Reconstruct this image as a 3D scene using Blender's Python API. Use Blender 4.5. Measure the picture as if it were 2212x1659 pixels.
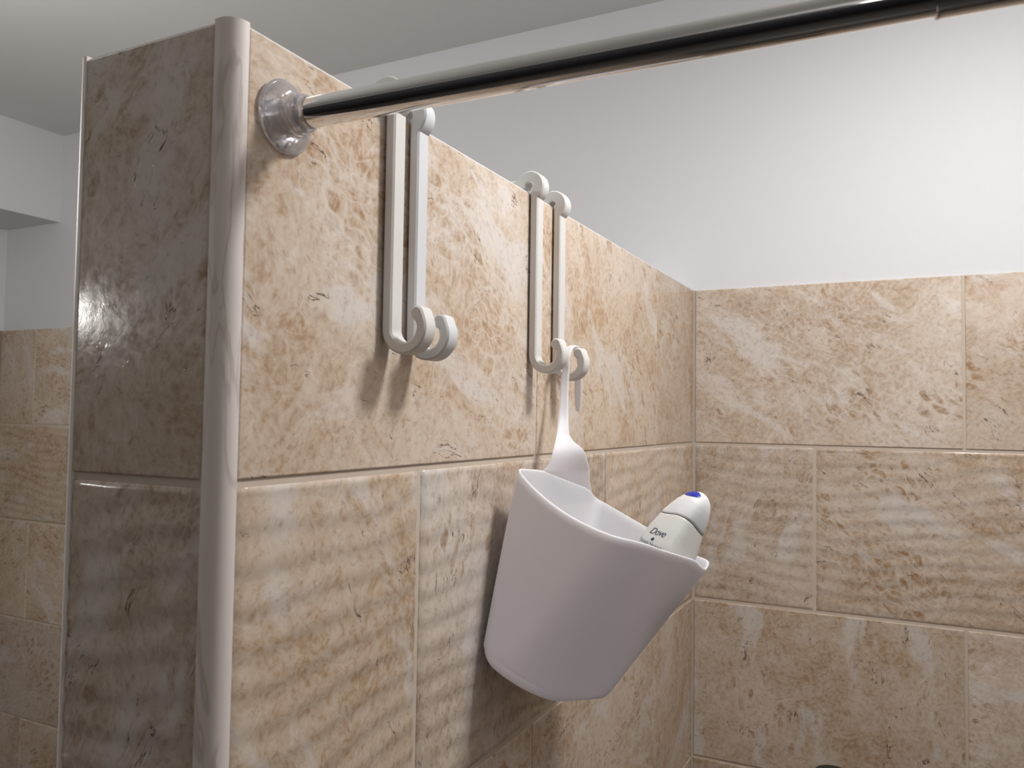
import bpy, bmesh, math, random
from mathutils import Vector, Matrix
random.seed(7)
PI = math.pi
# ------------------------------------------------------------------ scene, camera, light, exposure
for o in list(bpy.data.objects):
    bpy.data.objects.remove(o, do_unlink=True)
scn = bpy.context.scene
COL = scn.collection

cam_d = bpy.data.cameras.new('camera'); cam = bpy.data.objects.new('camera', cam_d); COL.objects.link(cam)
cam_d.sensor_fit = 'HORIZONTAL'; cam_d.sensor_width = 36.0
cam_d.lens = 36.0 * 1733.15 / 2212.0
cam_d.clip_start = 0.01
CAM = Vector((0.3293, -1.3171, -0.2140))
yaw, pit, rol = 0.4676, 0.0412, 0.0147
f = Vector((-math.sin(yaw)*math.cos(pit), math.cos(yaw)*math.cos(pit), math.sin(pit)))
r = Vector((math.cos(yaw), math.sin(yaw), 0)); u = r.cross(f)
r2 = math.cos(rol)*r + math.sin(rol)*u; u2 = -math.sin(rol)*r + math.cos(rol)*u
m = Matrix((( r2.x, u2.x, -f.x, CAM.x), (r2.y, u2.y, -f.y, CAM.y), (r2.z, u2.z, -f.z, CAM.z), (0, 0, 0, 1)))
cam.matrix_world = m
cam_d.dof.use_dof = True
cam_d.dof.focus_distance = 0.72
cam_d.dof.aperture_fstop = 16.0
scn.camera = cam

world = bpy.data.worlds.new('world'); scn.world = world; world.use_nodes = True
world.node_tree.nodes['Background'].inputs[0].default_value = (0.75, 0.8, 0.9, 1)
world.node_tree.nodes['Background'].inputs[1].default_value = 0.12

def area(name, loc, power, size, rot=(0, 0, 0), col=(1, 1, 1), shape='DISK', size_y=None):
    l = bpy.data.lights.new(name, 'AREA'); l.energy = power; l.size = size; l.shape = shape; l.color = col
    if size_y: l.size_y = size_y
    o = bpy.data.objects.new(name, l); COL.objects.link(o); o.location = loc; o.rotation_euler = rot
    return o
LAMP = (0.46, -0.61, 0.478)
def point(name, loc, power, rad, col=(1, 1, 1)):
    l = bpy.data.lights.new(name, 'POINT'); l.energy = power; l.shadow_soft_size = rad; l.color = col
    o = bpy.data.objects.new(name, l); COL.objects.link(o); o.location = loc
    return o
point('ceiling_lamp_light', (LAMP[0], LAMP[1], 0.405), 2.5, 0.055, (1.0, 0.985, 0.985))
area('ceiling_lamp_downlight', (LAMP[0], LAMP[1], 0.44), 6.2, 0.16, col=(1.0, 0.985, 0.985))
point('room_fill_light', (-0.85, -1.00, 0.10), 12.5, 0.10, (1.0, 0.985, 0.975))  # unseen fill, added to brighten the room side, ceiling and upper back wall
point('rear_fill_light', (0.62, -2.35, 0.25), 3.6, 0.14, (1.0, 0.98, 0.96))  # unseen fill added behind the camera for the basket and end face
area('wall_lamp_light', (-1.875, -2.172, 0.075), 1.5, 0.07, rot=(0, -PI/2, 0), col=(1.0, 0.97, 0.93), shape='RECTANGLE', size_y=0.022)

vs = scn.view_settings
vs.view_transform = 'Standard'; vs.look = 'None'; vs.gamma = 1.0; vs.use_curve_mapping = False
vs.exposure = 0.06
scn.cycles.max_bounces = 10 if hasattr(scn, 'cycles') else 0

# ------------------------------------------------------------------ helpers
def tag(o, label=None, cat=None, group=None, kind=None):
    if label: o['label'] = label
    if cat: o['category'] = cat
    if group: o['group'] = group
    if kind: o['kind'] = kind
    return o
def empty(name, loc, label, cat, group=None):
    o = bpy.data.objects.new(name, None); COL.objects.link(o); o.location = loc; o.empty_display_size = 0.02
    return tag(o, label, cat, group)
def link(name, me, mat, parent=None, smooth=False, loc=None):
    o = bpy.data.objects.new(name, me); COL.objects.link(o)
    if mat and len(me.materials) == 0: me.materials.append(mat)
    if smooth:
        for p in me.polygons: p.use_smooth = True
    if parent: o.parent = parent
    if loc: o.location = loc
    return o
def mesh(name, verts, faces):
    me = bpy.data.meshes.new(name); me.from_pydata([tuple(v) for v in verts], [], faces); me.update()
    bm = bmesh.new(); bm.from_mesh(me); bmesh.ops.recalc_face_normals(bm, faces=bm.faces[:]); bm.to_mesh(me); bm.free()
    return me
def box_mesh(name, lo, hi):
    x0, y0, z0 = lo; x1, y1, z1 = hi
    v = [(x0,y0,z0),(x1,y0,z0),(x1,y1,z0),(x0,y1,z0),(x0,y0,z1),(x1,y0,z1),(x1,y1,z1),(x0,y1,z1)]
    return mesh(name, v, [(0,3,2,1),(4,5,6,7),(0,1,5,4),(1,2,6,5),(2,3,7,6),(3,0,4,7)])
def loft(name, rings, cap0=True, cap1=True, closed=True):
    n = len(rings[0]); v = [p for rg in rings for p in rg]; fc = []
    for i in range(len(rings)-1):
        for j in range(n if closed else n-1):
            k = (j+1) % n
            fc.append((i*n+j, i*n+k, (i+1)*n+k, (i+1)*n+j))
    if cap0: fc.append(tuple(range(n))[::-1])
    if cap1: fc.append(tuple((len(rings)-1)*n+j for j in range(n)))
    return mesh(name, v, fc)
def auto_smooth(o, ang=35):
    me = o.data
    for p in me.polygons: p.use_smooth = True
    bm = bmesh.new(); bm.from_mesh(me)
    for e in bm.edges:
        if len(e.link_faces) == 2 and e.calc_face_angle(0) > math.radians(ang): e.smooth = False
    bm.to_mesh(me); bm.free()

# ------------------------------------------------------------------ materials
def new_mat(name):
    m = bpy.data.materials.new(name); m.use_nodes = True
    nt = m.node_tree; b = nt.nodes['Principled BSDF']
    return m, nt, b
def plain(name, col, rough=0.5, metal=0.0, spec=0.5, noise=0.0, nscale=400, bump=0.0, coat=0.0):
    m, nt, b = new_mat(name)
    b.inputs['Base Color'].default_value = (*col, 1); b.inputs['Roughness'].default_value = rough
    b.inputs['Metallic'].default_value = metal; b.inputs['Specular IOR Level'].default_value = spec
    b.inputs['Coat Weight'].default_value = coat
    if noise or bump:
        tc = nt.nodes.new('ShaderNodeTexCoord'); n = nt.nodes.new('ShaderNodeTexNoise')
        n.inputs['Scale'].default_value = nscale; n.inputs['Detail'].default_value = 4
        nt.links.new(tc.outputs['Object'], n.inputs['Vector'])
        if noise:
            mx = nt.nodes.new('ShaderNodeMix'); mx.data_type = 'RGBA'
            mx.inputs[6].default_value = (*[c*(1-noise) for c in col], 1); mx.inputs[7].default_value = (*[min(1, c*(1+noise)) for c in col], 1)
            nt.links.new(n.outputs[0], mx.inputs[0]); nt.links.new(mx.outputs[2], b.inputs['Base Color'])
        if bump:
            bp = nt.nodes.new('ShaderNodeBump'); bp.inputs['Strength'].default_value = bump; bp.inputs['Distance'].default_value = 0.0005
            nt.links.new(n.outputs[0], bp.inputs['Height']); nt.links.new(bp.outputs[0], b.inputs['Normal'])
    return m

def marble(name, seed=0.0, tone=0.96):
    """glazed beige marble-look ceramic: mottled body, pale vein net, brown pebbles, white streaks, dark hairline cracks"""
    m, nt, b = new_mat(name)
    N = nt.nodes.new; L = nt.links.new
    def val(x): 
        return x
    def math_(op, a, b_=None, c=None, clamp=False):
        n = N('ShaderNodeMath'); n.operation = op; n.use_clamp = clamp
        for i, x in enumerate((a, b_, c)):
            if x is None: continue
            if isinstance(x, (int, float)): n.inputs[i].default_value = x
            else: L(x, n.inputs[i])
        return n.outputs[0]
    def noise(vec, scale, detail=3, rough=0.5, dist=0.0):
        n = N('ShaderNodeTexNoise'); n.inputs['Scale'].default_value = scale; n.inputs['Detail'].default_value = detail
        n.inputs['Roughness'].default_value = rough; n.inputs['Distortion'].default_value = dist
        L(vec, n.inputs['Vector']); return n
    def ramp(x, a, b_, lo=0.0, hi=1.0):
        n = N('ShaderNodeMapRange'); n.interpolation_type = 'SMOOTHSTEP'
        n.inputs[1].default_value = a; n.inputs[2].default_value = b_; n.inputs[3].default_value = lo; n.inputs[4].default_value = hi
        L(x, n.inputs[0]); return n.outputs[0]
    def mix(fac, a, b_):
        n = N('ShaderNodeMix'); n.data_type = 'RGBA'
        if isinstance(fac, (int, float)): n.inputs[0].default_value = fac
        else: L(fac, n.inputs[0])
        for i, x in ((6, a), (7, b_)):
            if isinstance(x, tuple): n.inputs[i].default_value = (*x, 1)
            else: L(x, n.inputs[i])
        return n.outputs[2]
    tc = N('ShaderNodeTexCoord'); oi = N('ShaderNodeObjectInfo')
    off = N('ShaderNodeVectorMath'); off.operation = 'SCALE'; off.inputs[0].default_value = (13.1, 7.7, 29.3)
    L(oi.outputs['Random'], off.inputs['Scale'])
    add = N('ShaderNodeVectorMath'); add.operation = 'ADD'; L(tc.outputs['Object'], add.inputs[0]); L(off.outputs[0], add.inputs[1])
    # each tile's print is turned a little
    rot = N('ShaderNodeVectorRotate'); rot.rotation_type = 'Z_AXIS'
    ang = math_('MULTIPLY', oi.outputs['Random'], 3.0); L(ang, rot.inputs['Angle']); L(add.outputs[0], rot.inputs['Vector'])
    P0 = rot.outputs[0]
    # warp
    w = noise(P0, 9, 3, 0.55)
    sub = N('ShaderNodeVectorMath'); sub.operation = 'MULTIPLY_ADD'; L(w.outputs['Color'], sub.inputs[0])
    sub.inputs[1].default_value = (0.045, 0.045, 0.045); L(P0, sub.inputs[2])
    P = sub.outputs[0]
    w2 = noise(P, 45, 2, 0.5)
    sub2 = N('ShaderNodeVectorMath'); sub2.operation = 'MULTIPLY_ADD'; L(w2.outputs['Color'], sub2.inputs[0])
    sub2.inputs[1].default_value = (0.009, 0.009, 0.009); L(P, sub2.inputs[2])
    PF = sub2.outputs[0]
    st = N('ShaderNodeMapping'); st.inputs['Scale'].default_value = (1.0, 0.42, 1.0); st.inputs['Rotation'].default_value = (0, 0, 0.9); L(PF, st.inputs[0])
    PS = st.outputs[0]
    big = noise(P, 7, 4, 0.6).outputs[0]
    mid = noise(PF, 42, 6, 0.66).outputs[0]
    fine = noise(PF, 170, 5, 0.65).outputs[0]
    body = mix(ramp(big, 0.36, 0.64), (0.47*tone, 0.355*tone, 0.26*tone), (0.61*tone, 0.515*tone, 0.425*tone))
    body = mix(ramp(mid, 0.42, 0.70, 0, 0.65), body, (0.665*tone, 0.585*tone, 0.51*tone))
    # warm brown pebbles in clusters
    vo = N('ShaderNodeTexVoronoi'); vo.inputs['Scale'].default_value = 92; vo.inputs['Randomness'].default_value = 1.0; L(PS, vo.inputs['Vector'])
    peb = ramp(vo.outputs['Distance'], 0.52, 0.30)
    cl = ramp(noise(P, 6.5, 4, 0.65).outputs[0], 0.48, 0.60)
    sel = N('ShaderNodeSeparateColor'); L(vo.outputs['Color'], sel.inputs[0])
    peb = math_('MULTIPLY', math_('MULTIPLY', peb, cl), ramp(sel.outputs[0], 0.25, 0.7))
    body = mix(math_('MULTIPLY', peb, 0.85), body, (0.36*tone, 0.235*tone, 0.145*tone))
    blot = ramp(noise(PS, 17, 4, 0.6).outputs[0], 0.56, 0.72)
    body = mix(math_('MULTIPLY', blot, 0.6), body, (0.40*tone, 0.26*tone, 0.165*tone))
    # pale net of veins round the pebbles
    ve = N('ShaderNodeTexVoronoi'); ve.feature = 'DISTANCE_TO_EDGE'; ve.inputs['Scale'].default_value = 92; L(PS, ve.inputs['Vector'])
    net = ramp(ve.outputs['Distance'], 0.10, 0.0)
    ve2 = N('ShaderNodeTexVoronoi'); ve2.feature = 'DISTANCE_TO_EDGE'; ve2.inputs['Scale'].default_value = 34; L(PF, ve2.inputs['Vector'])
    net2 = ramp(ve2.outputs['Distance'], 0.035, 0.0)
    netm = ramp(noise(P, 8, 4, 0.6).outputs[0], 0.42, 0.62)
    body = mix(math_('MULTIPLY', math_('MULTIPLY', net, cl), 0.42), body, (0.74*tone, 0.69*tone, 0.64*tone))
    body = mix(math_('MULTIPLY', net2, ramp(mid, 0.44, 0.66, 0, 0.38)), body, (0.76*tone, 0.71*tone, 0.66*tone))
    # long thin light threads
    r1 = noise(PS, 44, 5, 0.6).outputs[0]
    th = ramp(math_('ABSOLUTE', math_('SUBTRACT', r1, 0.5)), 0.014, 0.0)
    body = mix(math_('MULTIPLY', th, ramp(big, 0.4, 0.6, 0.0, 0.34)), body, (0.76*tone, 0.72*tone, 0.68*tone))
    # cloudy white streaks
    ws = N('ShaderNodeMapping'); ws.inputs['Scale'].default_value = (1.0, 0.30, 1.0); ws.inputs['Rotation'].default_value = (0, 0, -0.6); L(P, ws.inputs[0])
    wst = noise(ws.outputs[0], 19, 5, 0.62).outputs[0]
    body = mix(ramp(wst, 0.53, 0.64, 0, 0.78), body, (0.68*tone, 0.64*tone, 0.61*tone))
    # grain
    body = mix(ramp(fine, 0.38, 0.66, 0, 0.42), body, (0.78*tone, 0.70*tone, 0.61*tone))
    body = mix(ramp(fine, 0.46, 0.30, 0, 0.42), body, (0.36*tone, 0.25*tone, 0.17*tone))
    # dark hairline cracks
    cs_ = N('ShaderNodeMapping'); cs_.inputs['Scale'].default_value = (1.0, 0.16, 1.0); cs_.inputs['Rotation'].default_value = (0, 0, 1.2); L(P, cs_.inputs[0])
    cr = noise(cs_.outputs[0], 30, 5, 0.6, 0.1).outputs[0]
    crm = ramp(noise(PF, 30, 3, 0.6).outputs[0], 0.56, 0.62)
    cl2 = ramp(math_('ABSOLUTE', math_('SUBTRACT', cr, 0.515)), 0.0060, 0.0020)
    crack = math_('MULTIPLY', cl2, crm)
    body = mix(math_('MULTIPLY', crack, 0.85), body, (0.10, 0.065, 0.045))
    hsv = N('ShaderNodeHueSaturation'); L(body, hsv.inputs['Color'])
    rr = math_('FRACT', math_('MULTIPLY', oi.outputs['Random'], 17.3)); L(ramp(rr, 0, 1, 0.95, 1.08), hsv.inputs['Value'])
    rs = math_('FRACT', math_('MULTIPLY', oi.outputs['Random'], 41.7)); L(ramp(rs, 0, 1, 1.04, 1.32), hsv.inputs['Saturation'])
    body = hsv.outputs[0]
    L(body, b.inputs['Base Color'])
    b.inputs['Roughness'].default_value = 0.20
    L(ramp(fine, 0.3, 0.7, 0.09, 0.17), b.inputs['Roughness'])
    b.inputs['Specular IOR Level'].default_value = 0.42
    bp = N('ShaderNodeBump'); bp.inputs['Strength'].default_value = 0.22; bp.inputs['Distance'].default_value = 0.0006
    hb = math_('SUBTRACT', mid, math_('MULTIPLY', crack, 0.8)); L(math_('ADD', hb, math_('MULTIPLY', fine, 0.15)), bp.inputs['Height']); L(bp.outputs[0], b.inputs['Normal'])
    return m

M_TILE = marble('beige_marble_tile', tone=0.96)
M_GROUT = plain('beige_grout', (0.60, 0.51, 0.42), 0.85, noise=0.06, nscale=900, bump=0.3)
M_WALL = plain('white_wall_paint', (0.70, 0.698, 0.71), 0.65, noise=0.012, nscale=60, bump=0.12)
M_CEIL = plain('white_ceiling_paint', (0.68, 0.68, 0.665), 0.8, noise=0.01, nscale=50)
M_FLOOR = plain('grey_floor_tile', (0.07, 0.06, 0.055), 0.4, noise=0.08, nscale=12)
M_DARK = plain('dark_backdrop_paint', (0.016, 0.016, 0.022), 0.5)
M_LOWER = plain('far_tile_dado', (0.30, 0.245, 0.195), 0.35, noise=0.1, nscale=12)
M_CHROME = plain('polished_chrome', (0.80, 0.79, 0.78), 0.055, metal=1.0)
M_CAULK = plain('white_caulk', (0.80, 0.79, 0.77), 0.5)

def pla(name, col):
    """printed plastic with fine layer lines along the print direction (local Y)"""
    m, nt, b = new_mat(name)
    b.inputs['Base Color'].default_value = (*col, 1); b.inputs['Roughness'].default_value = 0.42
    b.inputs['Subsurface Weight'].default_value = 0.0
    tc = nt.nodes.new('ShaderNodeTexCoord'); mp = nt.nodes.new('ShaderNodeMapping'); mp.inputs['Scale'].default_value = (1, 5000, 1)
    n = nt.nodes.new('ShaderNodeTexNoise'); n.inputs['Scale'].default_value = 1.0; n.inputs['Detail'].default_value = 1
    bp = nt.nodes.new('ShaderNodeBump'); bp.inputs['Strength'].default_value = 0.10; bp.inputs['Distance'].default_value = 0.0002
    nt.links.new(tc.outputs['Object'], mp.inputs[0]); nt.links.new(mp.outputs[0], n.inputs['Vector'])
    nt.links.new(n.outputs[0], bp.inputs['Height']); nt.links.new(bp.outputs[0], b.inputs['Normal'])
    return m
M_HOOK_WARM = pla('white_printed_plastic_warm', (0.70, 0.683, 0.655))
M_HOOK_COOL = pla('white_printed_plastic_cool', (0.685, 0.69, 0.705))

def trim_mat():
    m, nt, b = new_mat('marbled_trim_plastic')
    N = nt.nodes.new; L = nt.links.new
    tc = N('ShaderNodeTexCoord'); mp = N('ShaderNodeMapping'); mp.inputs['Scale'].default_value = (6, 6, 1.6); L(tc.outputs['Object'], mp.inputs[0])
    n = N('ShaderNodeTexNoise'); n.inputs['Scale'].default_value = 5.5; n.inputs['Detail'].default_value = 3; n.inputs['Distortion'].default_value = 1.2; L(mp.outputs[0], n.inputs['Vector'])
    a = N('ShaderNodeMath'); a.operation = 'SUBTRACT'; a.inputs[1].default_value = 0.56; L(n.outputs[0], a.inputs[0])
    ab = N('ShaderNodeMath'); ab.operation = 'ABSOLUTE'; L(a.outputs[0], ab.inputs[0])
    r_ = N('ShaderNodeMapRange'); r_.interpolation_type = 'SMOOTHSTEP'; r_.inputs[1].default_value = 0.05; r_.inputs[2].default_value = 0.0; r_.inputs[4].default_value = 0.5
    L(ab.outputs[0], r_.inputs[0])
    mx = N('ShaderNodeMix'); mx.data_type = 'RGBA'; mx.inputs[6].default_value = (0.76, 0.70, 0.66, 1); mx.inputs[7].default_value = (0.48, 0.40, 0.36, 1)
    L(r_.outputs[0], mx.inputs[0]); L(mx.outputs[2], b.inputs['Base Color'])
    b.inputs['Roughness'].default_value = 0.48; b.inputs['Specular IOR Level'].default_value = 0.3
    return m
M_TRIM = trim_mat()

# ------------------------------------------------------------------ tiles
PW, PH, GAP = 0.404, 0.2525, 0.0042
def smooth_tile(w, h):
    c = 0.0011; d = 0.007
    def ring(ins, z): 
        return [(-w/2+ins, -h/2+ins, z), (w/2-ins, -h/2+ins, z), (w/2-ins, h/2-ins, z), (-w/2+ins, h/2-ins, z)]
    return loft('tile', [ring(0, -d), ring(0, -c), ring(c*0.35, -c*0.3), ring(c, 0)], cap0=False)
def wave_h(x, y, ph):
    a = 2*PI*(y/0.0215 + 0.55*math.sin(2*PI*x/0.46+ph) + 0.16*math.sin(2*PI*x/0.17+2.1*ph+y*22))
    s = math.sin(a + 0.4*math.sin(a))
    return 0.00050*s*(0.85+0.15*math.sin(5*x*2*PI+25*y+ph))
def wavy_tile(w, h, ph):
    nx = max(6, int(w/0.0095)); ny = 68; c = 0.0011; d = 0.007
    v = []; fc = []
    for j in range(ny+1):
        for i in range(nx+1):
            x = -w/2 + c + (w-2*c)*i/nx; y = -h/2 + c + (h-2*c)*j/ny
            e = min(1, min(y+h/2, h/2-y)/0.006)
            v.append((x, y, -0.0006 + wave_h(x, y, ph)*max(0.0, e)))
    for j in range(ny):
        for i in range(nx):
            a = j*(nx+1)+i; fc.append((a, a+1, a+nx+2, a+nx+1))
    # skirt
    per = [(i, 0) for i in range(nx)] + [(nx, j) for j in range(ny)] + [(i, ny) for i in range(nx, 0, -1)] + [(0, j) for j in range(ny, 0, -1)]
    base = len(v)
    for lvl, (z, ins) in enumerate(((-c-0.0006, 0), (-d, 0))):
        for (i, j) in per:
            x0, y0, _ = v[j*(nx+1)+i]
            x = -w/2 if i == 0 else (w/2 if i == nx else x0); y = -h/2 if j == 0 else (h/2 if j == ny else y0)
            v.append((x, y, z))
    n = len(per)
    for k in range(n):
        k2 = (k+1) % n
        a = per[k][1]*(nx+1)+per[k][0]; b = per[k2][1]*(nx+1)+per[k2][0]
        fc.append((a, base+k, base+k2, b)); fc.append((base+k, base+n+k, base+n+k2, base+k2))
    return mesh('wavy_tile', v, fc)
_tc = {}
def get_tile(w, h, wavy):
    ph = random.choice((0.4, 2.0, 3.7)) if wavy else 0
    key = (round(w, 4), round(h, 4), wavy, ph)
    if key not in _tc:
        me = wavy_tile(w, h, ph) if wavy else smooth_tile(w, h)
        me.materials.append(M_TILE)
        for p in me.polygons: p.use_smooth = wavy
        _tc[key] = me
    return _tc[key]
def tile_field(parent, origin, uax, nrm, u0, u1, joint, rows, inset=0.0, seedtilt=True):
    """origin: point at z of the tiles' top edge; joint[k]: u of one vertical joint in row k; rows count"""
    uax = Vector(uax); nrm = Vector(nrm); up = Vector((0, 0, 1))
    for k in range(rows):
        j0 = joint[k % len(joint)]
        js = [j0 + i*PW for i in range(-12, 13)]
        cuts = [u0-GAP/2] + [j for j in js if u0+0.012 < j < u1-0.012] + [u1+GAP/2]
        for a, b in zip(cuts[:-1], cuts[1:]):
            w = b-a-GAP; h = PH-GAP
            ztop = -k*PH - (0 if k == 0 else GAP/2); zbot = -(k+1)*PH + GAP/2
            h = ztop-zbot
            me = get_tile(w, h, k == 1)
            o = bpy.data.objects.new('tile', me); COL.objects.link(o)
            c = Vector(origin) + uax*((a+b)/2) + up*((ztop+zbot)/2) + nrm*random.uniform(-0.0003, 0.0003)
            R = Matrix((uax, up, nrm)).transposed().to_4x4()
            t = Matrix.Rotation(random.uniform(-0.0012, 0.0012), 4, 'X') @ Matrix.Rotation(random.uniform(-0.0010, 0.0010), 4, 'Y')
            o.parent = parent
            o.matrix_world = Matrix.Translation(c) @ R @ t

# ------------------------------------------------------------------ room
ZC, ZF = 0.506, -2.02          # ceiling, floor
XL, XBEAM, XR, YF = -1.894, -1.667, 0.86, -2.75
GD = 0.0014                    # grout depth behind the tile face
def structure(name, me, mat, parent=None):
    o = link(name, me, mat, parent)
    if not parent: o['kind'] = 'structure'
    return o
structure('floor', box_mesh('floor', (XL-.1, YF-.1, ZF-.1), (XR+.1, .15, ZF)), M_FLOOR)
structure('ceiling', box_mesh('ceiling', (XL-.1, YF-.1, ZC), (XR+.1, .15, ZC+.08)), M_CEIL)
wb = structure('wall_back', box_mesh('wall_back', (XL-.1, GD, ZF), (XR+.1, .12, -0.0005)), M_GROUT)
structure('plaster', box_mesh('plaster', (XL-.1, 0.0035, 0.0), (XR+.1, .12, ZC)), M_WALL, wb)
wl = structure('wall_left', box_mesh('wall_left', (XL-.1, YF, 0.0), (XL, .0035, ZC)), M_WALL)
structure('dado', box_mesh('dado', (XL-.1, YF, ZF), (XL+.002, .002, 0.0)), M_LOWER, wl)
bd = structure('wall_bulkhead', box_mesh('wall_bulkhead', (XL, YF, 0.277), (XBEAM, .0035, ZC)), M_WALL)
wr = structure('wall_right', box_mesh('wall_right', (XR, YF, 0.0), (XR+.1, .0035, ZC)), M_WALL)
structure('dado', box_mesh('dado', (XR-.002, YF, ZF), (XR+.1, .002, 0.0)), M_LOWER, wr)
wf = structure('wall_front', box_mesh('wall_front', (XL-.1, YF-.1, ZF), (XR+.1, YF, ZC)), M_WALL)
structure('dado', box_mesh('dado', (XL, YF, ZF), (XR, YF+.004, 0.0)), M_LOWER, wf)
d1 = structure('dark_backdrop_1', box_mesh('dark_backdrop_1', (-1.2, YF, ZF), (0.84, YF+.03, 0.40)), M_DARK)  # unseen dark slab added behind the camera to give the rod its dark reflection
structure('backdrop_handle', box_mesh('backdrop_handle', (-0.68, YF+.03, -1.02), (-0.56, YF+.06, -1.0)), M_CHROME, d1)

# partition between shower and room
PX = -0.127                     # far face
YE = -1.0057                    # end face
def core(ins, z0, z1):
    P = [(-GD-ins, 0.0), (-GD-ins, YE+.0118), (-.0120, YE+.0118), (-.0138, YE+GD+ins), (PX+.0034, YE+GD+ins), (PX+GD+ins, YE+.0058), (PX+GD+ins, 0.0)]
    return loft('wall_partition', [[(x, y, z0) for x, y in P], [(x, y, z1) for x, y in P]])
wp = structure('wall_partition', core(0.0, ZF, -0.0012), M_GROUT)
structure('plaster_cap', core(0.0008, -0.0011, 0.0014), M_WALL, wp)
# tiles: shower face of the partition
YO, YT = 0.2075, 0.9937
tile_field(wp, (0, 0, 0), (0, 1, 0), (1, 0, 0), -YT, -0.0012, [-YO, -YO-PW/2], 5)
# end face
tile_field(wp, (0, YE, 0), (1, 0, 0), (0, -1, 0), PX+0.003, -0.0155, [5.0], 5)
# room-side face
tile_field(wp, (PX, 0, 0), (0, -1, 0), (-1, 0, 0), 0.001, 0.995, [0.11, 0.11+PW/2], 5)
# back wall
XB = 0.3899
tile_field(wb, (0, 0, 0), (1, 0, 0), (0, -1, 0), 0.0030, XR, [XB, XB-PW/2], 5)
tile_field(wb, (0, 0, 0), (1, 0, 0), (0, -1, 0), XL+.001, PX-.003, [-1.744, -1.744-PW/2], 6)

def trim_mesh(R, fl1, fl2, z0, z1):
    """quarter-round tile trim: flat flange, round nose, flat flange; local +X and -Y faces meet at the nose"""
    pts = [(0.0, fl1+R*0)]
    prof = [(0.0, R+fl1), (0.0002, R+fl1), (0.0002, R+.0003)]
    for i in range(13):
        a = i/12*PI/2
        prof.append((-R + (R+.0002)*math.cos(a), R - (R+.0002)*math.sin(a)))
    prof += [(-R, -.0002), (-R-fl2+.0002, -.0002), (-R-fl2, 0.0006), (-R-fl2, 0.004), (-.006, R+fl1)]
    return loft('trim', [[(x, y, z0) for x, y in prof], [(x, y, z1) for x, y in prof]])
me = trim_mesh(0.0100, 0.0016, 0.0040, ZF, 0.0022)
t1 = link('trim_1', me, M_TRIM); t1.location = (0.0003, YE-0.0003, 0); auto_smooth(t1, 40); tag(t1, kind='structure')
me = trim_mesh(0.0045, 0.001, 0.0022, ZF, 0.0022)
t2 = link('trim_2', me, M_TRIM); t2.location = (PX-.001, YE-.0003, 0); t2.scale = (-1, 1, 1); auto_smooth(t2, 40); tag(t2, kind='structure')

# ceiling lamp the light comes from
cl = empty('ceiling_light', (LAMP[0], LAMP[1], ZC), 'round white flush ceiling light over the shower', 'lamp')
def lathe(name, prof, n=48, axis='Z'):
    rings = []
    for rr, h in prof:
        rings.append([(rr*math.cos(2*PI*i/n), rr*math.sin(2*PI*i/n), h) if axis == 'Z' else (h, rr*math.cos(2*PI*i/n), rr*math.sin(2*PI*i/n)) for i in range(n)])
    return loft(name, rings, cap0=prof[0][0] > 1e-5, cap1=prof[-1][0] > 1e-5)
fr = link('frame', lathe('frame', [(0.085, 0.0), (0.088, -.004), (0.088, -.018), (0.082, -.022), (0.082, -.006)]), plain('white_enamel', (.8, .8, .8), .4), cl, True)
md, nt, b = new_mat('lamp_diffuser'); b.inputs['Base Color'].default_value = (.9, .9, .9, 1); b.inputs['Emission Color'].default_value = (1, .985, .965, 1); b.inputs['Emission Strength'].default_value = 3
link('diffuser', lathe('diffuser', [(0.081, -.006), (0.079, -.020), (0.05, -.0225), (0.0001, -.0235)]), md, cl, True)

# ------------------------------------------------------------------ over-wall hooks
def hook_outline(dz, zc, g=0.0013):
    t = 0.008; hz = 0.0045; R = 0.015; ro = 0.018; ri = 0.010; cx = g+ro
    top = -PX + 0.004
    pts = []
    def arc(cx_, cz_, r_, a0, a1, n):
        for i in range(n+1):
            a = math.radians(a0 + (a1-a0)*i/n); pts.append((cx_+r_*math.cos(a), cz_+r_*math.sin(a)))
    az = 0.0118                                        # arm top
    # rear leg (down the far side of the wall)
    pts.append((-top-g, -0.034)); 
    arc(-top-g-t/2, -0.034, t/2, 0, -180, 6)
    pts.append((-top-g-t, -0.012))
    a1 = math.degrees(math.asin((az-hz)/R))
    arc(-top, hz, R, 230, a1, 22)                       # rear head
    arc(0, hz, R, 180-a1, -math.degrees(math.acos((g+t)/R)), 24)   # front head
    pts.append((g+t, -0.06)); pts.append((g+t, -0.11))
    # J inner arc
    arc(cx, zc, ri, 180, 360+26, 24)
    tx, tz = cx+0.0138*math.cos(math.radians(43)), zc+0.0138*math.sin(math.radians(43))
    arc(tx, tz, 0.0052, 268, 268-245, 14)
    arc(cx, zc, ro, 22, -180, 28)
    pts.append((g, -0.11)); pts.append((g, -0.05))
    arc(-0.0006, hz+0.0003, 0.0037, -60, 200, 14)              # relief hole at the inner corner
    pts.append((-0.012, 0.0034)); pts.append((-top+0.012, 0.0034)); pts.append((-top+0.008, 0.0016))
    arc(-top+0.0006, hz, 0.0036, -25, 240, 14)
    return [(x, z+dz) for x, z in pts]
def offset(poly, d):
    n = len(poly); out = []
    for i in range(n):
        p0 = Vector(poly[i-1]); p1 = Vector(poly[i]); p2 = Vector(poly[(i+1) % n])
        e1 = (p1-p0); e2 = (p2-p1)
        if e1.length < 1e-7 or e2.length < 1e-7: out.append(tuple(p1)); continue
        e1.normalize(); e2.normalize()
        n1 = Vector((-e1.y, e1.x)); n2 = Vector((-e2.y, e2.x)); nn = (n1+n2)
        if nn.length < 1e-4: nn = n1
        nn.normalize(); k = 1/max(0.45, nn.dot(n1))
        out.append(tuple(p1 + nn*d*k))
    return out
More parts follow.
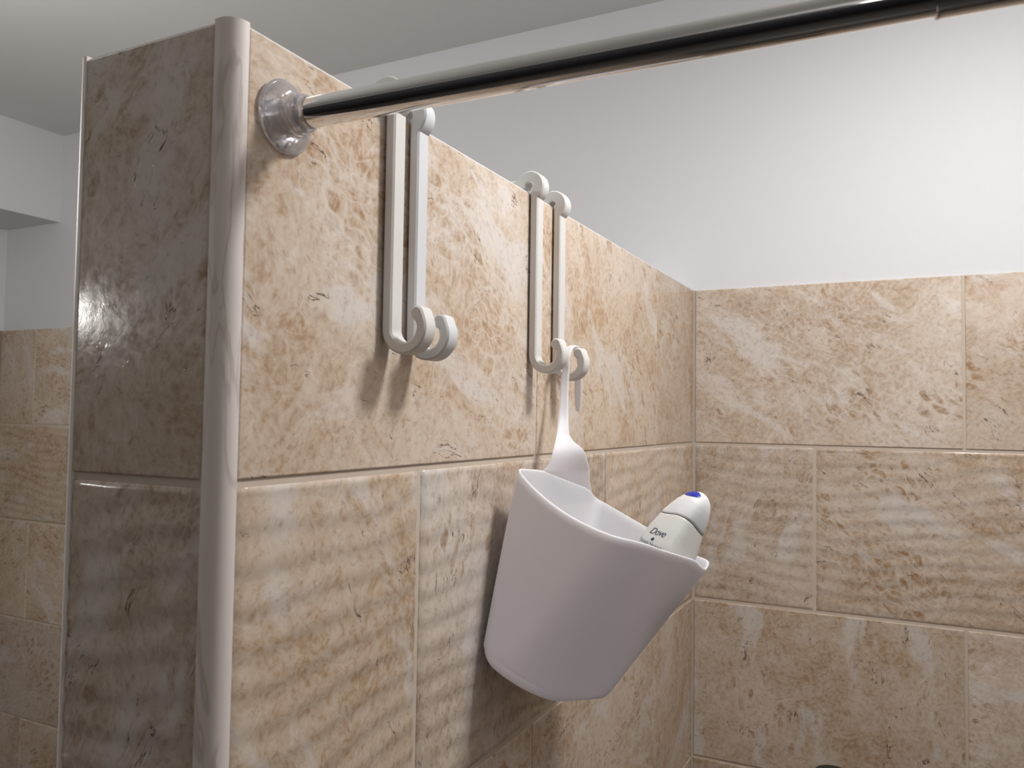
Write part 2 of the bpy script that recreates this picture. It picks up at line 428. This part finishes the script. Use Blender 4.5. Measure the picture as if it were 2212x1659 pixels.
def hook_mesh(dz, zc, depth=0.014, c=0.0013):
    pl = hook_outline(dz, zc)
    q = [pl[0]]
    for p in pl[1:]:
        if (Vector(p)-Vector(q[-1])).length > 2e-4: q.append(p)
    area_ = sum(q[i][0]*q[(i+1) % len(q)][1]-q[(i+1) % len(q)][0]*q[i][1] for i in range(len(q)))
    s = 1 if area_ > 0 else -1                         # +s*normal points inwards for ccw
    ins = offset(q, c*s)
    rings = [[(x, 0, z) for x, z in ins], [(x, c, z) for x, z in q], [(x, depth-c, z) for x, z in q], [(x, depth, z) for x, z in ins]]
    me = loft('hook', rings, cap0=True, cap1=True)
    return me
HG = 'white printed plastic over-wall hooks on the tiled partition'
for (y, dz, zc, mat, lab) in (
        (-0.8680, 0.0030, -0.1575, M_HOOK_WARM, 'warm white over-wall hook nearest the chrome rod flange, its head behind the rod'),
        (-0.8385, -0.0010, -0.1557, M_HOOK_COOL, 'cool white over-wall hook, second from the rod flange, empty curl in front of bare tile'),
        (-0.6345, 0.0020, -0.1565, M_HOOK_WARM, 'white over-wall hook with empty curl just left of the basket strap'),
        (-0.5795, -0.0028, -0.1562, M_HOOK_WARM, 'white over-wall hook farthest from the rod, carrying the basket strap')):
    o = link('wall_hook', hook_mesh(dz, zc), mat); o.location = (0, y, 0)
    auto_smooth(o, 30); tag(o, lab, 'hook', HG)

# ------------------------------------------------------------------ shower rod
RA = Vector((0.0, -0.9656, -0.0413)); RD = Vector((1, 0.0866, 0.0302)).normalized()
RQ = RD.to_track_quat('X', 'Z')
XEND = (XR-0.006-RA.x)/RD.x
rod = empty('shower_rod', RA, 'polished chrome telescopic shower curtain rod braced against the tiled partition', 'rod')
rod.rotation_mode = 'QUATERNION'; rod.rotation_quaternion = RQ
link('inner_tube', lathe('inner_tube', [(0.0086, 0.012), (0.0086, 0.36)], 64, 'X'), M_CHROME, rod, False)
auto_smooth(rod.children[0])
link('outer_sleeve', lathe('outer_sleeve', [(0.0087, 0.3385), (0.0098, 0.3385), (0.0101, 0.3390), (0.0101, 0.3406), (0.0098, 0.3407), (0.0098, 0.3420), (0.0098, XEND-0.01)], 64, 'X'), M_CHROME, rod, False)
mg, nt, b = new_mat('clear_plastic')
b.inputs['Base Color'].default_value = (0.965, 0.955, 0.98, 1); b.inputs['Roughness'].default_value = 0.04
b.inputs['Transmission Weight'].default_value = 0.82; b.inputs['IOR'].default_value = 1.47
prof = [(0.0090, 0.0002), (0.0208, 0.0002), (0.0214, 0.0010), (0.0215, 0.0024), (0.0207, 0.0034), (0.0200, 0.0036), (0.0196, 0.0044),
        (0.0180, 0.0062), (0.0155, 0.0080), (0.0140, 0.0088), (0.0136, 0.0102), (0.0129, 0.0104), (0.0127, 0.0122), (0.0119, 0.0126), (0.0117, 0.0146),
        (0.0109, 0.0150), (0.0107, 0.0176), (0.0102, 0.0182), (0.0090, 0.0183)]
fl = link('flange', lathe('flange', prof, 72, 'X'), mg, rod, False); auto_smooth(fl, 38); fl['label'] = 'clear stepped plastic end flange'
fl.rotation_mode = 'QUATERNION'; fl.rotation_quaternion = RQ.inverted()
# join the bore so the shell is closed
bm = bmesh.new(); bm.from_mesh(fl.data)
for fc_ in [q for q in bm.faces if len(q.verts) > 10]: bm.faces.remove(fc_)
ed = [e for e in bm.edges if len(e.link_faces) == 1]; bmesh.ops.bridge_loops(bm, edges=ed); bmesh.ops.recalc_face_normals(bm, faces=bm.faces[:]); bm.to_mesh(fl.data); bm.free()
for o in rod.children: auto_smooth(o, 38)

# ------------------------------------------------------------------ hanging basket
BO = Vector((0.0188, -0.6916, -0.2588))
BM = Matrix(((0.90326, 0.11958, 0.41209), (-0.20712, 0.9626, 0.17467), (-0.37579, -0.24312, 0.89424)))
def BW(l, s, w): return BO + BM @ Vector((l, s, w))
M_BASK = plain('pale_grey_plastic', (0.75, 0.74, 0.775), 0.5, noise=0.01, nscale=900, bump=0.03)
M_BASK.node_tree.nodes['Principled BSDF'].inputs['Subsurface Weight'].default_value = 0.75
M_BASK.node_tree.nodes['Principled BSDF'].inputs['Subsurface Radius'].default_value = (1.0, 0.95, 0.95)
M_BASK.node_tree.nodes['Principled BSDF'].inputs['Subsurface Scale'].default_value = 0.006
bask = empty('hanging_basket', BW(0.07, 0.077, 0.0), 'pale grey plastic basket hanging by its strap from the farthest hook', 'basket')
BC = bask.location.copy()
W, D, H, T1, T2, TS = 0.1385, 0.1537, 0.1573, 0.0470, 0.0229, 0.0073
def ring_pts(t, inset=0.0, wz=None):
    """closed loop at depth fraction t (0 rim, 1 bottom); order A(0,0) K(W,0) B(W,D) S(0,D)"""
    l0, l1 = T1*t+inset, W-T2*t-inset; s0, s1 = TS*t+inset, D-TS*t-inset
    rad = [0.006+0.009*t, 0.030+0.016*t, 0.014+0.015*t, 0.010+0.012*t]
    rad = [max(0.002, q-inset*0.6) for q in rad]
    cs = [(l0, s0, 1, 1, 180), (l1, s0, -1, 1, 270), (l1, s1, -1, -1, 0), (l0, s1, 1, -1, 90)]
    out = []
    for i, (cl_, cs_, dl, ds, a0) in enumerate(cs):
        rr = rad[i]; c = (cl_+dl*rr, cs_+ds*rr)
        arc = [(c[0]+rr*math.cos(math.radians(a0+90*k/8)), c[1]+rr*math.sin(math.radians(a0+90*k/8))) for k in range(9)]
        nx = cs[(i+1) % 4]; r2_ = rad[(i+1) % 4]; c2 = (nx[0]+nx[2]*r2_, nx[1]+nx[3]*r2_)
        a1 = math.radians(a0+90); e0 = arc[-1]; e1 = (c2[0]+r2_*math.cos(a1), c2[1]+r2_*math.sin(a1))
        edge = [(e0[0]+(e1[0]-e0[0])*k/12, e0[1]+(e1[1]-e0[1])*k/12) for k in range(1, 12)]
        out += arc + edge
    return out
def rim_w(l, s):
    """height of the rim above the rim plane"""
    w = 0.0
    fl_ = max(0.0, min(1.0, l/W)); fs = max(0.0, min(1.0, s/D))
    front = max(0.0, 1-s/0.02); right = max(0.0, 1-(W-l)/0.02)
    w += -0.0115*math.sin(PI*min(1, fl_*1.02))**0.8*front if 0 < fl_ < 0.98 else 0
    w += right*(-0.006*max(0, (fs-0.70)/0.2) if fs < 0.9 else -0.006*max(0, 1-(fs-0.9)/0.06)+0.004*max(0, (fs-0.94)/0.06))
    left = max(0.0, 1-l/0.014)
    w += left*0.0065*min(1, fs*D/0.036)*(1 if fs*D < 0.125 else max(0, 1-(fs*D-0.125)/0.025))
    return w
def basket_rings(inset):
    rings = []
    lv = [0, .04, .1, .18, .27, .36, .45, .54, .63, .72, .80, .87, .905]
    for t in lv:
        rg = []
        for (l, s) in ring_pts(t, inset):
            w = -H*t + rim_w(l, s)*max(0, 1-t/0.9)
            bul = 0.0
            if s < 0.04: bul = -0.0035*math.sin(PI*max(0, min(1, l/W)))*(1-t*.4)    # bellied front wall
            rg.append(BW(l, s+bul, w) - BC)
        rings.append(rg)
    rb = 0.013
    for k in range(1, 8):
        a = k/7*PI/2
        tt = (0.905*H + rb*math.sin(a))/H
        rings.append([BW(l, s, -H*0.905 - rb*math.sin(a) + inset*math.sin(a)) - BC for (l, s) in ring_pts(min(tt, 1), inset + rb*(1-math.cos(a))*0.9)])
    return rings
TH = 0.0020
ro_ = basket_rings(0.0); ri_ = basket_rings(TH)
def lip(a, b, k):   # rounded lip ring
    return [p*(1-k)+q*k + BM @ Vector((0, 0, 0.0009)) for p, q in zip(a, b)]
n0 = len(ro_[0])
rings = list(reversed(ro_)) + [lip(ro_[0], ri_[0], .25), lip(ro_[0], ri_[0], .75)] + ri_
body = link('body', loft('body', rings, True, True), M_BASK, bask); auto_smooth(body, 50)

# strap: flat band rising from the wall-side panel, turning and looping over the hook
ST = [(0.0169, -0.6388, -0.2924, 0.0355, -0.5451, -0.2995),
      (0.0211, -0.6452, -0.2789, 0.0379, -0.5623, -0.284),
      (0.0244, -0.6508, -0.2678, 0.0406, -0.5732, -0.2717),
      (0.0263, -0.652, -0.2627, 0.0419, -0.578, -0.2659),
      (0.0279, -0.6476, -0.2595, 0.0432, -0.5827, -0.262),
      (0.0293, -0.6446, -0.2553, 0.0445, -0.5888, -0.2572),
      (0.0303, -0.6419, -0.2491, 0.0457, -0.5968, -0.2502),
      (0.0299, -0.6376, -0.2429, 0.0448, -0.6032, -0.2434),
      (0.0277, -0.6291, -0.2367, 0.0387, -0.6094, -0.2368),
      (0.0257, -0.6223, -0.2317, 0.0348, -0.6093, -0.2317),
      (0.0245, -0.6176, -0.2261, 0.0329, -0.6083, -0.226),
      (0.0218, -0.6086, -0.2129, 0.0302, -0.6034, -0.2128),
      (0.0199, -0.6012, -0.1972, 0.0281, -0.5988, -0.1971),
      (0.0179, -0.5949, -0.1811, 0.0262, -0.5941, -0.1811),
      (0.0178, -0.5915, -0.1673, 0.0256, -0.5915, -0.1674)]
st = [(Vector(a[:3]), Vector(a[3:])) for a in ST]
for k in range(0, 13):          # loop over the hook's curl
    a = PI - k/12*PI
    y = -0.5723 + 0.0192*math.cos(a); z = -0.1625 + 0.0205*math.sin(a)
    hw = 0.0036
    st.append((Vector((0.0218-hw, y, z)), Vector((0.0218+hw, y, z))))
for z, hw in ((-0.172, .0038), (-0.182, .0041), (-0.191, .0039), (-0.198, .0036), (-0.2040, .0027), (-0.2075, .0012)):
    st.append((Vector((0.0200-hw, -0.5533, z)), Vector((0.0200+hw, -0.5533, z))))
def catmull(ps, sub):
    out = []
    for i in range(len(ps)-1):
        p0 = ps[max(0, i-1)]; p1 = ps[i]; p2 = ps[i+1]; p3 = ps[min(len(ps)-1, i+2)]
        for k in range(sub):
            t = k/sub; out.append(0.5*((2*p1)+(-p0+p2)*t+(2*p0-5*p1+4*p2-p3)*t*t+(-p0+3*p1-3*p2+p3)*t**3))
    out.append(ps[-1]); return out
La = catmull([a for a, b in st], 3); Lb = catmull([b for a, b in st], 3)
rings = []
for i in range(len(La)):
    j0, j1 = max(0, i-1), min(len(La)-1, i+1)
    tg = ((La[j1]+Lb[j1])-(La[j0]+Lb[j0])).normalized(); wd = (Lb[i]-La[i]); wn = wd.normalized()
    nn = wn.cross(tg).normalized(); h = 0.0009
    row = []
    for k in range(9):
        row.append(La[i]+wd*(k/8) + nn*h*(1 if 0 < k < 8 else 0.45))
    for k in range(8, -1, -1):
        row.append(La[i]+wd*(k/8) - nn*h*(1 if 0 < k < 8 else 0.45))
    rings.append([p-BC for p in row])
strap = link('strap', loft('strap', rings), M_BASK, bask); auto_smooth(strap, 50)

# ------------------------------------------------------------------ bottle in the basket
TOP = Vector((0.1527, -0.585, -0.2792)); RIM = Vector((0.1240, -0.5990, -0.3372))
AX = (TOP-RIM).normalized()
view = (CAM-RIM).normalized(); fx = (view - AX*view.dot(AX)).normalized(); fy = AX.cross(fx)
Rb = Matrix((fx, fy, AX)).transposed()
SEAM = RIM + AX*((Vector((0.1458, -0.61, -0.3046))-RIM).dot(AX))
bott = empty('shampoo_bottle', SEAM - AX*0.105, 'white pearly wash bottle with a flip cap leaning out of the hanging basket', 'bottle')
BB = bott.location.copy(); Rm = Rb
def sec(th, a, n):
    c, s = math.cos(th-PI/4), math.sin(th-PI/4)
    return a*(abs(c)**n+abs(s)**n)**(-1/n)
# (height above seam, half size, exponent, seam arch weight)
PB = [(-0.105, .0110, 3.0), (-0.098, .0150, 3.2), (-0.08, .0185, 3.6), (-0.055, .0205, 3.9), (-0.03, .0222, 4.0), (-0.015, .0207, 4.0), (-0.004, .0189, 3.8), (-0.0012, .0184, 3.7), (-0.0004, .0180, 3.6)]
PC = [(0.0004, .0180, 3.6), (0.0010, .0184, 3.6), (0.006, .0176, 3.4), (0.012, .0163, 3.1), (0.018, .0145, 2.8), (0.0225, .0124, 2.6), (0.0262, .0098, 2.4), (0.0288, .0068, 2.2), (0.0302, .0036, 2.1), (0.0306, .0008, 2.0)]
def surf(prof, th, h, extra=0.0):
    for i in range(len(prof)-1):
        if prof[i][0] <= h <= prof[i+1][0] or i == len(prof)-2:
            t = (h-prof[i][0])/(prof[i+1][0]-prof[i][0]); t = max(0, min(1, t))
            a = prof[i][1]*(1-t)+prof[i+1][1]*t; n = prof[i][2]*(1-t)+prof[i+1][2]*t; break
    rr = sec(th, a, n)+extra
    arch = 0.0032*math.cos(2*(th))*math.exp(-(h/0.03)**2)*(a/.019)   # the seam bows up at the front ridge
    skew = max(0, h)*0.10
    p = Vector((rr*math.cos(th), rr*math.sin(th) + skew, h+arch))
    return SEAM + Rm @ p - BB
def lathe_surf(name, prof, nth=72, caps=(True, True), sub=3):
    rings = []
    for i in range(len(prof)-1):
        for k in range(sub):
            h = prof[i][0]+(prof[i+1][0]-prof[i][0])*k/sub
            rings.append([surf(prof, 2*PI*j/nth, h) for j in range(nth)])
    rings.append([surf(prof, 2*PI*j/nth, prof[-1][0]) for j in range(nth)])
    return loft(name, rings, *caps)
M_BOT = plain('pearl_white_plastic', (0.80, 0.80, 0.765), 0.32, coat=0.25)
M_CAP = plain('white_cap_plastic', (0.78, 0.785, 0.79), 0.30, coat=0.2)
M_NAVY = plain('navy_print', (0.012, 0.016, 0.06), 0.4)
M_BLUE = plain('blue_inlay', (0.015, 0.03, 0.36), 0.3)
M_SEAM = plain('seam_shadow_grey', (0.25, 0.24, 0.22), 0.6)
bb = link('body', lathe_surf('body', PB), M_BOT, bott); auto_smooth(bb, 60)
cp = link('flip_cap', lathe_surf('flip_cap', PC), M_CAP, bott); auto_smooth(cp, 60)
sm = link('neck', lathe_surf('neck', [(-0.0012, .0174, 3.6), (0.0012, .0174, 3.6)], caps=(False, False), sub=1), M_SEAM, bott)
# blue oval inlay near the top of the cap
def patch(th0, h0, dth, dh, prof, ext, n=28):
    v = [surf(prof, th0, h0, ext)]; R_ = 7
    for q in range(1, R_+1):
        for i in range(n):
            a = 2*PI*i/n; v.append(surf(prof, th0+dth*q/R_*math.cos(a), h0+dh*q/R_*math.sin(a), ext))
    fc = [(0, 1+i, 1+(i+1) % n) for i in range(n)]
    for q in range(R_-1):
        fc += [(1+q*n+i, 1+(q+1)*n+i, 1+(q+1)*n+(i+1) % n, 1+q*n+(i+1) % n) for i in range(n)]
    return mesh('patch', v, fc)
bl = link('blue_inlay', patch(math.radians(-48), 0.0258, math.radians(50), 0.0034, PC, 0.0005), M_BLUE, cp, True); bl['label'] = 'deep blue oval inlay on the cap top'
# printed text wrapped on the left front panel
def wrap_text(txt, name, size, th_c, h_c, shear=0.0, spacing=1.0, xs=1.0, off=0.0):
    cu = bpy.data.curves.new(name, 'FONT'); cu.body = txt; cu.size = size; cu.shear = shear; cu.align_x = 'CENTER'; cu.space_character = spacing
    cu.offset = off; cu.resolution_u = 3
    ob = bpy.data.objects.new(name, cu); COL.objects.link(ob)
    dg = bpy.context.evaluated_depsgraph_get(); me = bpy.data.meshes.new_from_object(ob.evaluated_get(dg))
    bpy.data.objects.remove(ob); bpy.data.curves.remove(cu)
    bm = bmesh.new(); bm.from_mesh(me); bmesh.ops.subdivide_edges(bm, edges=bm.edges[:], cuts=1); bmesh.ops.triangulate(bm, faces=bm.faces[:])
    rad = sec(th_c, .0215, 4)
    for v in bm.verts:
        th = th_c + v.co.x*xs/rad; h = h_c + v.co.y
        v.co = surf(PB, th, h, 0.00022)
    bm.to_mesh(me); bm.free(); me.materials.clear(); me.materials.append(M_NAVY)
    return link(name, me, None, bott)
TH0 = math.radians(-47)
wrap_text('Dove', 'brand_lettering', 0.0092, math.radians(-43), -0.0229, shear=0.28, spacing=0.86, off=-0.00006)
wrap_text('Deeply Nourishing', 'print_line', 0.0046, math.radians(-39), -0.0338, spacing=0.92, off=-0.00004)
bird = [(-.0024, .0006), (-.0012, .0002), (-.0008, .0012), (0.0, .0019), (0.0002, .0010), (.0010, .0016), (.0012, .0006), (.0024, .0008), (.0014, -.0004), (.0008, -.0014), (-.0006, -.0016), (-.0016, -.0008)]
link('bird_emblem', mesh('bird_emblem', [surf(PB, math.radians(-45)+x/.0235, -0.0276+y, 0.00025) for x, y in bird], [tuple(range(len(bird)))]), M_NAVY, bott)

# ------------------------------------------------------------------ black cap just entering the frame, on a wall shelf below it
sh = empty('wall_shelf', (0.22, -0.07, -0.941), 'chrome wire shelf on the back wall under the black cap', 'shelf')
link('tray', box_mesh('tray', (-0.13, -0.055, 0.0), (0.13, 0.062, 0.004)), M_CHROME, sh)
link('rail', box_mesh('rail', (-0.13, -0.058, 0.0), (0.13, -0.055, 0.03)), M_CHROME, sh)
bc = empty('black_bottle', (0.2185, -0.062, -0.937), 'black-capped bottle whose cap top just shows at the bottom edge by the back wall', 'bottle')
M_BLACK = plain('black_plastic', (0.006, 0.010, 0.010), 0.35)
link('body', lathe('body', [(.028, 0), (.031, .003), (.031, .15), (.027, .165), (.020, .172)], 40), plain('dark_green_plastic', (.01, .02, .018), .3), bc, True)
link('cap', lathe('cap', [(.0235, .172), (.0235, .2215), (.0225, .2228), (.0001, .2236)], 40), M_BLACK, bc); auto_smooth(bc.children[1], 40)
bpy.context.view_layer.update()
